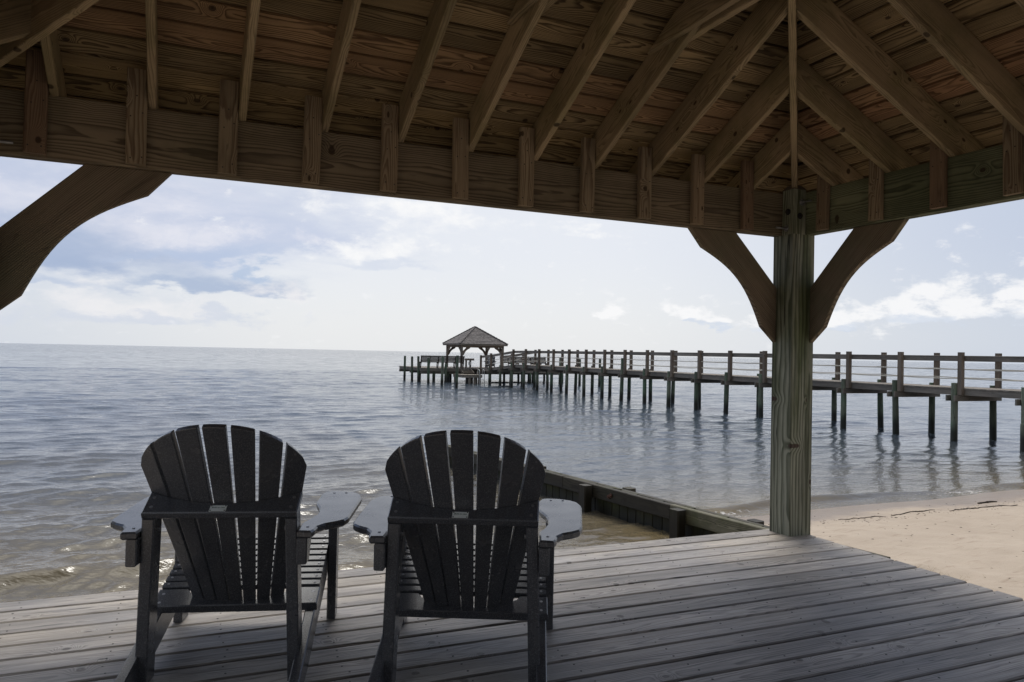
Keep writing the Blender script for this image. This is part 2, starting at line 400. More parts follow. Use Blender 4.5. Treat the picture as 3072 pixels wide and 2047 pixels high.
def chair_mat():
    m, w, b = new_mat('charcoal_plastic')
    tc = w.new('ShaderNodeTexCoord').outputs['Object']
    n = w.noise(tc, 260., 3., .7).outputs[0]; n2 = w.noise(tc, 7., 4., .6).outputs[0]
    col = w.mix(w.smooth(n, .45, .75), (.052, .054, .060, 1), (.150, .154, .166, 1))
    col = w.mix(w.m('MULTIPLY', w.smooth(n2, .45, .8), .35), col, (.115, .112, .108, 1))
    w.put(b.inputs['Base Color'], col)
    w.put(b.inputs['Roughness'], w.lin(n2, .2, .8, .19, .31)); b.inputs['Specular IOR Level'].default_value = .8
    bp = w.new('ShaderNodeBump'); bp.inputs['Strength'].default_value = .12; bp.inputs['Distance'].default_value = .001
    w.put(bp.inputs['Height'], n); w.l.new(bp.outputs[0], b.inputs['Normal'])
    return m
M_CHAIR = chair_mat()

def shingle_mat():
    m, w, b = new_mat('cedar_shingles')
    gp = w.new('ShaderNodeAttribute', attribute_name='gp').outputs['Vector']
    rnd = w.new('ShaderNodeAttribute', attribute_name='rnd').outputs['Fac']
    x = w.sep(gp)[0]
    cell = w.new('ShaderNodeTexWhiteNoise', noise_dimensions='2D')
    w.put(cell.inputs['Vector'], w.xyz(w.m('FLOOR', w.m('ADD', w.m('MULTIPLY', x, 8.), w.m('MULTIPLY', rnd, 37.))), rnd, 0.))
    n = w.noise(w.v('MULTIPLY', gp, (30., 4., 4.)), 1., 3.).outputs[0]
    f = w.m('ADD', w.m('MULTIPLY', cell.outputs[0], .6), w.m('MULTIPLY', n, .4))
    col = w.mix(f, (.075, .066, .062), (.205, .186, .178))
    ed = w.m('FRACT', w.m('ADD', w.m('MULTIPLY', x, 8.), w.m('MULTIPLY', rnd, 37.)))
    col = w.mix(w.smooth(ed, .0, .07, .75, 0.), col, (.02, .018, .017))
    w.put(b.inputs['Base Color'], col); b.inputs['Roughness'].default_value = .85
    return m
M_SHINGLE = shingle_mat()

# ------------------------------------------------------------------ terrain heights shared by beach and water
ZW = -.85
def groin_x(y): return 5.13-.131*(y-6.88)
def shore_y(x):
    return 7.62+.10*np.sin(x*.55+1.)+.05*np.sin(x*1.7)+.0022*np.clip(x-12, 0, None)**2*0-.012*(x-8)
def sand_z(x, y):
    x = np.asarray(x, float); y = np.asarray(y, float)
    d = shore_y(x)-y
    hi = np.where(d > 0, .44*(1-np.exp(-np.clip(d, 0, None)*.13/.44)), .11*d)
    hi = ZW+np.clip(hi, -3., None)
    left_bed = -1.10-.05*np.clip(y-4., 0, 40)
    # the sand stands against the groin, then turns in under the corner of the deck
    edge = np.where(y > 4.6, groin_x(y), np.where(y > 3.7, 5.42-(4.6-y)*2.0, -400.))
    edge = np.where(y > 13.0, -400., edge) if False else edge
    t = np.clip((x-edge)/.12, 0, 1); t = t*t*(3-2*t)
    dip = .10*np.exp(-(((x-5.6)/.26)**2+((y-4.25)/.20)**2))
    bumps = .010*np.sin(x*13.7+3*np.sin(y*5.1))*np.sin(y*11.9+2*np.sin(x*6.3))+.012*np.sin(x*2.1+y*1.3)+.008*np.sin(x*4.7-y*3.1+1.)+.005*np.sin(x*9.+y*7.)
    hi = np.where(d > .3, hi-dip+bumps*np.clip((d-.3), 0, 1), hi)
    z = left_bed*(1-t)+hi*t
    return z

# ------------------------------------------------------------------ large setting: sky is the world; sea, beach
def grid_object(name, X, Y, Z, mat, attrs, smooth=True):
    nr, nc = X.shape
    co_ = np.stack([X, Y, Z], -1).reshape(-1, 3).astype(np.float32)
    idx = np.arange(nr*nc).reshape(nr, nc)
    q = np.stack([idx[:-1, :-1], idx[:-1, 1:], idx[1:, 1:], idx[1:, :-1]], -1).reshape(-1, 4).astype(np.int32)
    me = bpy.data.meshes.new(name)
    me.vertices.add(len(co_)); me.vertices.foreach_set('co', co_.ravel())
    me.loops.add(q.size); me.loops.foreach_set('vertex_index', q.ravel())
    me.polygons.add(len(q)); me.polygons.foreach_set('loop_start', np.arange(0, q.size, 4, dtype=np.int32))
    me.polygons.foreach_set('use_smooth', np.ones(len(q), dtype=bool))
    for k, a in attrs.items():
        at = me.attributes.new(k, 'FLOAT', 'POINT'); at.data.foreach_set('value', a.ravel().astype(np.float32))
    me.materials.append(mat); me.update(calc_edges=True)
    o = bpy.data.objects.new(name, me); COL.objects.link(o); o['kind'] = 'structure'
    return o

def sand_material():
    m, w, b = new_mat('sand')
    pos = w.new('ShaderNodeNewGeometry').outputs['Position']
    x, y, z = w.sep(pos)
    n1 = w.noise(pos, 1.2, 5., .6).outputs[0]; n2 = w.noise(pos, 45., 4., .7).outputs[0]; n3 = w.noise(w.v('MULTIPLY', pos, (3., 14., 3.)), 1., 5., .65, dist=.6).outputs[0]
    col = w.mix(n1, (.355, .285, .215), (.475, .395, .31))
    col = w.mix(w.m('MULTIPLY', w.smooth(n3, .54, .70), .45), col, (.27, .20, .14))
    sp = w.noise(pos, 130., 2., .5).outputs[0]
    col = w.mix(w.m('MULTIPLY', w.smooth(sp, .66, .74), .6), col, (.10, .07, .05))
    zz = w.m('ADD', z, w.m('MULTIPLY', w.m('SUBTRACT', n1, .5), .10))
    wet = w.smooth(zz, -.80, -.715, 1., 0.)
    col = w.mix(w.m('MULTIPLY', wet, .75), col, (.20, .145, .10))
    w.put(b.inputs['Base Color'], col); w.put(b.inputs['Roughness'], w.lin(wet, 0., 1., .9, .30))
    b.inputs['Specular IOR Level'].default_value = .35
    bp = w.new('ShaderNodeBump'); bp.inputs['Strength'].default_value = .5; bp.inputs['Distance'].default_value = .03
    n5 = w.noise(pos, 5., 4., .6).outputs[0]
    h = w.m('ADD', w.m('ADD', w.m('MULTIPLY', n2, .16), w.m('MULTIPLY', n3, .5)), n5)
    w.put(bp.inputs['Height'], h); w.l.new(bp.outputs[0], b.inputs['Normal'])
    return m

def axis(lo, a, b, hi, fine, grow=1.25):
    c_ = list(np.arange(a, b+1e-6, fine)); l = []; d = fine; p = a
    while p > lo: d = min(d*grow, 40.); p -= d; l.append(p)
    r_ = []; d = fine; p = b
    while p < hi: d = min(d*grow, 40.); p += d; r_.append(p)
    return np.array(l[::-1]+c_+r_)
gx, gy = np.meshgrid(axis(-300, 2.5, 15, 400, .06), axis(-300, 2.0, 9.0, 9.2, .06))
beach = grid_object('beach', gx, gy, sand_z(gx, gy), sand_material(), {})

def water_material():
    m, w, b = new_mat('sea_water')
    pos = w.new('ShaderNodeNewGeometry').outputs['Position']
    sh = w.new('ShaderNodeAttribute', attribute_name='shallow').outputs['Fac']
    fo = w.new('ShaderNodeAttribute', attribute_name='foam').outputs['Fac']
    cam_d = w.v('LENGTH', pos)
    patch = w.noise(w.v('MULTIPLY', pos, (.25, .45, 0.)), 1., 4., .6).outputs[0]
    s2 = w.m('MULTIPLY', sh, w.lin(patch, .25, .75, .55, 1.25), clamp=True)
    col = w.mix(s2, (.050, .066, .086), (.165, .122, .055))
    fn = w.noise(pos, 16., 5., .7).outputs[0]
    foam = w.smooth(w.m('ADD', fo, w.m('MULTIPLY', w.m('SUBTRACT', fn, .5), 1.1)), .56, .86)
    col = w.mix(foam, col, (.62, .60, .57))
    w.put(b.inputs['Base Color'], col); w.put(b.inputs['Roughness'], w.lin(foam, 0., 1., .055, .6))
    b.inputs['IOR'].default_value = 1.333
    # ripples too small for the mesh; coarser ones take over with distance
    rot = w.new('ShaderNodeVectorRotate', rotation_type='Z_AXIS'); w.put(rot.inputs['Vector'], pos); rot.inputs['Angle'].default_value = R(16)
    q = rot.outputs[0]
    a1 = w.noise(w.v('MULTIPLY', q, (5., 10., 1.)), 1., 3., .6).outputs[0]
    a2 = w.noise(w.v('MULTIPLY', q, (.9, 2.2, 1.)), 1., 4., .62).outputs[0]
    h = w.m('ADD', w.m('MULTIPLY', a1, w.lin(cam_d, 6., 40., .018, .006)), w.m('MULTIPLY', a2, w.smooth(cam_d, 10., 40., 0., .10)))
    bp = w.new('ShaderNodeBump'); bp.inputs['Strength'].default_value = 1.0; bp.inputs['Distance'].default_value = 1.0
    w.put(bp.inputs['Height'], h)
    # far out the facets are smaller than a pixel: tilt the normal directly
    f1 = w.noise(w.v('MULTIPLY', q, (.55, 1.3, 1.)), 1., 5., .75).outputs['Color']
    gust = w.noise(w.v('MULTIPLY', q, (.012, .03, 1.)), 1., 4., .6).outputs[0]
    f0 = w.noise(w.v('MULTIPLY', q, (2.2, 5.5, 1.)), 1., 4., .7).outputs['Color']
    f1 = w.mix(w.smooth(cam_d, 25., 120.), f0, f1)
    sl = w.m('MULTIPLY', w.smooth(cam_d, 16., 80., 0., 1.), w.lin(gust, .3, .7, .75, 1.35))
    tl = w.v('SCALE', w.v('MULTIPLY', w.v('SUBTRACT', f1, (.5, .5, .5)), (1., 1., 0.)), w.m('MULTIPLY', sl, w.lin(cam_d, 12., 260., .80, 2.0)))
    w.put(b.inputs['Normal'], w.v('NORMALIZE', w.v('ADD', bp.outputs[0], tl)))
    return m

def build_water():
    rs = [3.2]
    while rs[-1] < 75: rs.append(rs[-1]*1.0042)
    while rs[-1] < 25000: rs.append(rs[-1]*1.045)
    rs = np.array(rs); th = np.radians(np.arange(-62., 112.001, .21))
    Rr, T = np.meshgrid(rs, th, indexing='ij')
    X = Rr*np.sin(T); Y = Rr*np.cos(T)
    dr = np.gradient(rs)[:, None]*np.ones_like(T)
    r_ = np.random.RandomState(11)
    depth = ZW-sand_z(X, Y)
    damp = np.clip((depth+.02)/.35, 0.05, 1.)
    Z = np.zeros_like(X); DX = np.zeros_like(X); DY = np.zeros_like(X)
    n = 80
    lam = np.exp(r_.uniform(np.log(.17), np.log(4.2), n))
    wind = math.radians(180-14)            # waves run in towards the deck
    for i in range(n):
        L = lam[i]; k = 2*math.pi/L
        d = wind+r_.normal(0, .42 if L < 1.5 else .30)
        kx, ky = k*math.sin(d), k*math.cos(d)
        slope = .037 if L < .5 else (.0155 if L < 1.3 else .0095)
        a = slope/k*r_.uniform(.6, 1.3)
        wgt = np.clip((L/dr-3.)/3., 0, 1)*damp
        ph = kx*X+ky*Y+r_.uniform(0, 6.28)
        Z += a*wgt*np.cos(ph); sn = np.sin(ph)*a*wgt*.8
        DX -= sn*kx/k; DY -= sn*ky/k
    # gustiness: patches of livelier water
    gust = 1+.35*np.sin(X*.21+Y*.13+1.)*np.sin(Y*.17-X*.07)
    Z *= gust
    # a few low breakers coming in on the deck side, and one small one along the beach
    left = np.clip((groin_x(Y)-.5-X)/1.2, 0, 1)*(Y > 3)
    foam = np.zeros_like(X)
    for (y0, amp, wd, sl, x0, xs) in ((7.35, .075, .34, -.20, -.3, 2.2), (8.25, .045, .42, -.16, 1.2, 2.6), (6.3, .045, .36, -.30, 2.6, 1.3), (11.5, .045, .5, -.2, -1., 3.), (15., .04, .6, -.1, 2., 4.)):
        yc = y0+sl*(X-x0)+.10*np.sin(X*1.9+y0)+.05*np.sin(X*4.3)
        u = (Y-yc)/wd; env = np.exp(-((X-x0)/xs)**2)*left
        prof = np.where(u < 0, np.exp(-(u*1.7)**2), np.exp(-(u*.75)**2))
        Z += amp*prof*env
        foam += .16*env*np.exp(-((u+.45)/.35)**2)*(y0 < 9)
    right = np.clip((X-groin_x(Y)-.1)/.5, 0, 1)
    ys = shore_y(X)
    u = (Y-(ys+.42+.10*np.sin(X*.9)+.05*np.sin(X*2.7)))/.17
    Z += .075*right*np.where(u < 0, np.exp(-(u*1.6)**2), np.exp(-(u*.7)**2))*(.6+.4*np.sin(X*.8+2.))
    foam += right*(.62*np.exp(-((u+.75)/.75)**2)*(.7+.3*np.sin(X*1.3))+.45*np.exp(-((Y-ys-.02)/.10)**2))
    # swash against the groin and the deck corner
    gd = np.abs(X-groin_x(Y)+.25)
    foam += .42*np.exp(-(gd/.30)**2)*(Y < 8.0)*(X < groin_x(Y))+.75*np.exp(-(((X-4.75)/.55)**2+((Y-5.75)/.35)**2))
    foam += .10*np.exp(-((Y-6.4-.25*np.sin(X*2.3))/1.3)**2)*np.clip((groin_x(Y)-X)/.2, 0, 1)*(.6+.4*np.sin(X*1.1+Y*2.))
    bed = np.where(X < groin_x(Y), 1., 0.)
    dist = np.where(bed > 0, np.clip(Y-5., 0, None), np.clip(Y-ys, 0, None)*2.2)
    shallow = np.exp(-dist/np.where(bed > 0, 7.5, 4.5))
    o = grid_object('sea', X+DX, Y+DY, ZW+Z, water_material(), {'shallow': shallow, 'foam': foam})
    return o
sea = build_water()

# ------------------------------------------------------------------ the pavilion we stand in
XR, YF, XL = 3.7146, 3.8273, -.850
XC = (XR+XL)/2; HALF = (XR-XL)/2; YC = YF-HALF
PW = .185; DO = HALF+PW/2; BT = .076; DI = DO-BT; ZB0, ZB1 = 1.957, 2.237
SLOPE = .5; CT = 1/math.sqrt(1+SLOPE**2); RV = .198      # rafter depth measured plumb
EAVE = DO+.285
def side(k):
    """frame for slope k: 0 front, 1 right, 2 rear, 3 left -> point from (s, d, z)"""
    return [lambda s, d, z: V(XC+s, YC+d, z), lambda s, d, z: V(XC+d, YC-s, z), lambda s, d, z: V(XC-s, YC-d, z), lambda s, d, z: V(XC-d, YC+s, z)][k]
def dirs(k):
    p = side(k); o = p(0, 0, 0); return p(1, 0, 0)-o, p(0, 1, 0)-o
zraf = lambda d: ZB1+SLOPE*(DI-d)
BX = [-.639+.391*k for k in range(11)]
S_FRONT = [(x-XC, x-XC+.085) for x in BX]
S_SIDE = [(YC-(3.622-.397*k), YC-(3.537-.397*k)) for k in range(11)]

pav = thing('pavilion', 'open timber pavilion roof on posts overhead, rafters and plank ceiling seen from inside', 'pavilion', (XR, YF, 0))
BR = [(.705, 0), (.605, .115)]+[(.605+(.115-.605)*t-.058*math.sin(math.pi*t), .115+(.605-.115)*t-.058*math.sin(math.pi*t)) for t in [i/16 for i in range(1, 16)]]+[(.115, .605), (0, .705), (0, .345), (.345, 0)]

def pav_post(mb, cx, cy_, sx, sy_):
    h = PW/2; n = PW-BT
    box(mb, cx-h, cx+h, cy_-h, cy_+h, -1.6, ZB0-.0005, .006)
    x0, x1 = (cx-h, cx-h+n) if sx > 0 else (cx+h-n, cx+h)
    y0, y1 = (cy_-h, cy_-h+n) if sy_ > 0 else (cy_+h-n, cy_+h)
    box(mb, x0+.001, x1-.001, y0+.001, y1-.001, ZB0-.0005, ZB1+.012, .006)
def pyr(mb, cx, cy_, sx, sy_):
    h = PW/2; n = PW-BT
    x0, x1 = (cx-h, cx-h+n) if sx > 0 else (cx+h-n, cx+h)
    y0, y1 = (cy_-h, cy_-h+n) if sy_ > 0 else (cy_+h-n, cy_+h)
    z = ZB1+.012; q = .022
    vs = [V(x0, y0, z), V(x1, y0, z), V(x1, y1, z), V(x0, y1, z), V(x0+q, y0+q, z+.03), V(x1-q, y0+q, z+.03), V(x1-q, y1-q, z+.03), V(x0+q, y1-q, z+.03)]
    mb.add(vs, [(0, 1, 5, 4), (1, 2, 6, 5), (2, 3, 7, 6), (3, 0, 4, 7), (4, 5, 6, 7), (3, 2, 1, 0)])

for (cx, cy_, sx, sy_) in ((XR, YF, 1, 1), (XL, YF, -1, 1), (XR, YF-2*HALF, 1, -1), (XL, YF-2*HALF, -1, -1)):
    rng.seed(31 if (sx, sy_) == (1, 1) else 5)
    p = one('post', M_POST, pav, pav_post, cx, cy_, sx, sy_)
    one('post_cap', M_JOIST, p, pyr, cx, cy_, sx, sy_)
    # bolts: two heads and two long threaded ends on the inner faces
    ix = cx-sx*(PW/2); iy = cy_-sy_*(PW/2); n = (PW-BT)/2
    mx_, my_ = ix+sx*n, iy+sy_*n
    def bolt(mb, o, d, ln):
        d = Vector(d); tube(mb, [Vector(o), Vector(o)+d*.004], .021, 12); tube(mb, [Vector(o)+d*.004, Vector(o)+d*.016], .013, 6)
        if ln: tube(mb, [Vector(o)+d*.016, Vector(o)+d*ln], .0065, 8)
    one('bolt', M_STEEL, p, bolt, (mx_+.01*sx, iy, 2.165), (0, -sy_, 0), .085)
    one('bolt', M_STEEL, p, bolt, (ix, my_+.012*sy_, 1.998), (-sx, 0, 0), .085)
    one('bolt', M_NAIL, p, bolt, (mx_-.006*sx, iy, 2.075), (0, -sy_, 0), 0)
    one('bolt', M_NAIL, p, bolt, (ix, my_-.004*sy_, 2.105), (-sx, 0, 0), 0)

for k in range(4):
    P = side(k); e, nrm = dirs(k); rng.seed(100+k)
    long_ = k in (0, 2); h = DO-.0005 if long_ else DI-.001
    # doubled beam: inner and outer ply
    def beam(mb):
        for j in (0, 1):
            dd = DI+BT*(.25+.5*j)
            timber(mb, P(-h, dd, (ZB0+ZB1)/2), P(h, dd, (ZB0+ZB1)/2), ZB1-ZB0, BT/2-.0006, UP, .004, go=(3.+k*7+j*2.3, .03-.05*(k == 1), .055))
    o = one('beam', M_BEAMG if k == 1 else M_BEAM, pav, beam)
    if k == 1: o['label'] = 'green-stained beam along the right side'
    for sg in (-1, 1):
        post_face = sg*(HALF-PW/2)
        def brace(mb):
            O = P(post_face, DO-.021, ZB0)
            plate(mb, BR, O, -sg*e, -UP, .038, .004, along=(.7071, -.7071))
        one('brace', M_BRACE, pav, brace)
    sl = S_FRONT if long_ else S_SIDE
    for j, (s0, s1) in enumerate(sl):
        def blk(mb):
            c = (s0+s1)/2; tilt = rng.uniform(-.004, .004)
            zt = zraf(DI-.018)+RV-.03-rng.uniform(0, .02)
            timber(mb, P(c-tilt, DI-.0185, 1.968+rng.uniform(-.004, .004)), P(c+tilt, DI-.0185, zt), .085, .0365, e, .005)
            for (q, zz) in ((-.024, 2.00), (.022, 2.004), (-.02, 2.19), (.024, 2.2), (.0, 2.28)):
                o_ = P(c+q+rng.uniform(-.005, .005), DI-.0368, zz+rng.uniform(-.01, .01))
                tube(mb, [o_, o_-nrm*.0012], .0035, 6, mi=1)
        one('rafter_block', [M_BLOCK, M_NAIL], pav, blk)
        c = s1+.0205; dend = abs(c)
        rng.seed(500+k*40+j)
        def raf(mb):
            n2 = Vector((e*(1 if c > 0 else -1)-nrm)) ; n2.normalize()
            hip_pt = P(0, 0, 0)+n2*(-.0)+(nrm*0)
            # rafter ends against the side of the hip
            gap = .020*math.sqrt(2)
            end = dend+gap
            zc = lambda d: zraf(d)+RV/2
            cut1 = (P(c, end, zc(end)), n2)
            timber(mb, P(c, EAVE, zc(EAVE)), P(c, end, zc(end)), RV*CT, .036, UP, .004, c0=(P(c, EAVE, 0), nrm), c1=cut1)
        one('rafter', M_RAFT, pav, raf)
    # hip running in from the corner at s=+, d=+
    rng.seed(900+k)
    def hip(mb):
        a = EAVE; zc = lambda d: zraf(d)+RV/2-.018
        dg = (e+nrm).normalized()
        timber(mb, P(a, a, zc(a)), P(.02, .02, zc(.02)), (RV+.02)*math.cos(math.atan(SLOPE/math.sqrt(2))), .036, UP, .004, c0=(P(a, a, 0), dg), c1=(P(.02, .02, 0), dg))
    one('hip_rafter', M_RAFT, pav, hip)
    # plank ceiling, course by course up the slope, mitred at the hips
    def planks(mb):
        pitch = .1385; t = .026
        sdir = (-nrm+UP*SLOPE).normalized(); out = (nrm*SLOPE+UP).normalized()
        d = EAVE+.01; ln = 0
        while True:
            d0 = EAVE+.01-ln*CT; d1 = d0-pitch*CT
            if d1 < .02: break
            dm = (d0+d1)/2
            wob = rng.uniform(-.002, .002)
            c_ = P(0, dm, zraf(dm)+RV)+out*(t/2+.0008+abs(wob))
            hl = d0
            nR = Vector(e-nrm).normalized(); nL = Vector(-e-nrm).normalized()
            j = rng.choice(sl)[1]+.0205 if hl > 1.2 else None
            wv = pitch-rng.uniform(.011, .017)
            a_, b_ = c_-e*hl, c_+e*hl; h_pt = P(0, 0, 0)
            cl, cr_ = (h_pt-nL*.0+V(0, 0, 0), nL), (h_pt, nR)
            hue = rng.random()
            hue = rng.uniform(.80, 1.0) if .42 < ln < .72 else rng.uniform(0., .66)
            if j is not None and abs(j) < hl-.4:
                timber(mb, a_, c_+e*(j-.001), wv, t, sdir, .004, c0=cl, rnd=hue)
                timber(mb, c_+e*(j+.001), b_, wv, t, sdir, .004, c1=cr_, rnd=min(1., hue+.06))
            else:
                timber(mb, a_, b_, wv, t, sdir, .004, c0=cl, c1=cr_, rnd=hue)
            ln += pitch
    one('ceiling_boards', M_ROOF, pav, planks)
    def cover(mb):
        o_ = .030; n_ = 20
        for q in range(n_):
            d0 = EAVE+.06-(EAVE+.06)*q/n_; d1 = EAVE+.06-(EAVE+.06)*(q+1)/n_
            z0 = zraf(d0)+RV+o_*1.118+.012; z1 = zraf(d1)+RV+o_*1.118
            vs = [P(-d0, d0, z0), P(d0, d0, z0), P(d1, d1, z1), P(-d1, d1, z1), P(-d0, d0, z0-.012), P(d0, d0, z0-.012)]
            mb.add(vs, [(0, 1, 2, 3), (4, 5, 1, 0)], [(-d0, 0, 0), (d0, 0, 0), (d1, .2, 0), (-d1, .2, 0), (-d0, -.05, 0), (d0, -.05, 0)])
    one('shingles', M_SHINGLE, pav, cover)
    def fascia(mb):
        zt = zraf(EAVE)+RV+.02
        timber(mb, P(-EAVE-.022, EAVE+.0125, zt-.105), P(EAVE+.0, EAVE+.0125, zt-.105), .20, .022, UP, .003)
    one('fascia', M_JOIST, pav, fascia)
# paired collar ties on two of the rafters
for k in (5, 7):
    xc = BX[k]+.085+.0205
    for sg in (-1, 1):
        rng.seed(70+k+sg)
        def tie(mb):
            x = xc+sg*.0375; d = DI-(2.755-ZB1-RV)/SLOPE-.09
            n0 = V(0, SLOPE, 1); n1 = V(0, -SLOPE, 1)
            timber(mb, V(x, YC+d, 2.755), V(x, YC-d, 2.755), .132, .036, UP, .004, c0=(V(x, YC+d, 2.755), n0), c1=(V(x, YC-d, 2.755), n1))
        one('collar_tie', M_RAFT, pav, tie)

# ------------------------------------------------------------------ deck
DX0, DX1, DY0, DP = -.95, 3.792, 3.6713, .1455
deck = thing('deck', 'weathered grey plank deck with nail heads, under the pavilion roof', 'deck', (XC, YC, 0))
JX = [DX1-.055-.395*i for i in range(13)]
def deck_planks(mb):
    rng.seed(4)
    for k in range(-2, 32):
        y1 = DY0-DP*k+rng.uniform(-.002, .002); y0 = DY0-DP*(k+1)
        gap = rng.uniform(.010, .0155); ya, yb = y0+gap/2, y1-gap/2
        dz = rng.uniform(-.002, .0015); e = rng.uniform(-.006, .006)
        timber(mb, V(DX0, (ya+yb)/2, -.0185+dz), V(DX1+e, (ya+yb)/2, -.0185+dz), yb-ya, .036, V(0, 1, 0), .0055)
        for x in JX:
            for q in (.25, .75):
                p = V(x+rng.uniform(-.012, .012), ya+(yb-ya)*(q+rng.uniform(-.06, .06)), -.0005+dz)
                tube(mb, [p-UP*.001, p+UP*.0008], rng.uniform(.0030, .0046), 7, mi=1)
rng.seed(4)
one('planks', [M_DECK, M_NAIL], deck, deck_planks)
def deck_frame(mb):
    for x in JX: box(mb, x-.02, x+.02, YC-DO+.06, DY0+.285-.04, -.26, -.040, .003)
    for y in (DY0+.27, YC-DO-.02): box(mb, DX0+.01, DX1-.012, y-.02, y+.02, -.28, -.039, .003)
    for x in (DX0+.03, DX1-.03): box(mb, x-.019, x+.019, YC-DO+.03, DY0+.245, -.28, -.0395, .003)
one('frame', M_JOIST, deck, deck_frame)

# ------------------------------------------------------------------ chairs
def chair_poly_arm(sg):
    pts = [(.257, -.256), (.305, -.262), (.313, -.235), (.318, -.190), (.340, -.148), (.376, -.118), (.400, -.088), (.411, -.045), (.432, .31), (.431, .352), (.420, .405), (.395, .442), (.345, .472), (.292, .474), (.270, .458), (.259, .41), (.258, .245), (.266, .20), (.284, .13), (.292, .07), (.291, .015), (.280, -.045), (.266, -.10), (.257, -.125)]
    return [(sg*a, b) for a, b in pts]

def text_mesh(body, size):
    cu = bpy.data.curves.new('letters', 'FONT'); cu.body = body; cu.size = size; cu.align_x = 'CENTER'; cu.align_y = 'CENTER'; cu.shear = .25; cu.offset = size*.012
    o = bpy.data.objects.new('letters_tmp', cu); COL.objects.link(o)
    bpy.context.view_layer.update()
    me = bpy.data.meshes.new_from_object(o.evaluated_get(bpy.context.evaluated_depsgraph_get()))
    vs = [v.co.copy() for v in me.vertices]; fs = [tuple(p.vertices) for p in me.polygons]
    bpy.data.objects.remove(o); bpy.data.curves.remove(cu); bpy.data.meshes.remove(me)
    return vs, fs

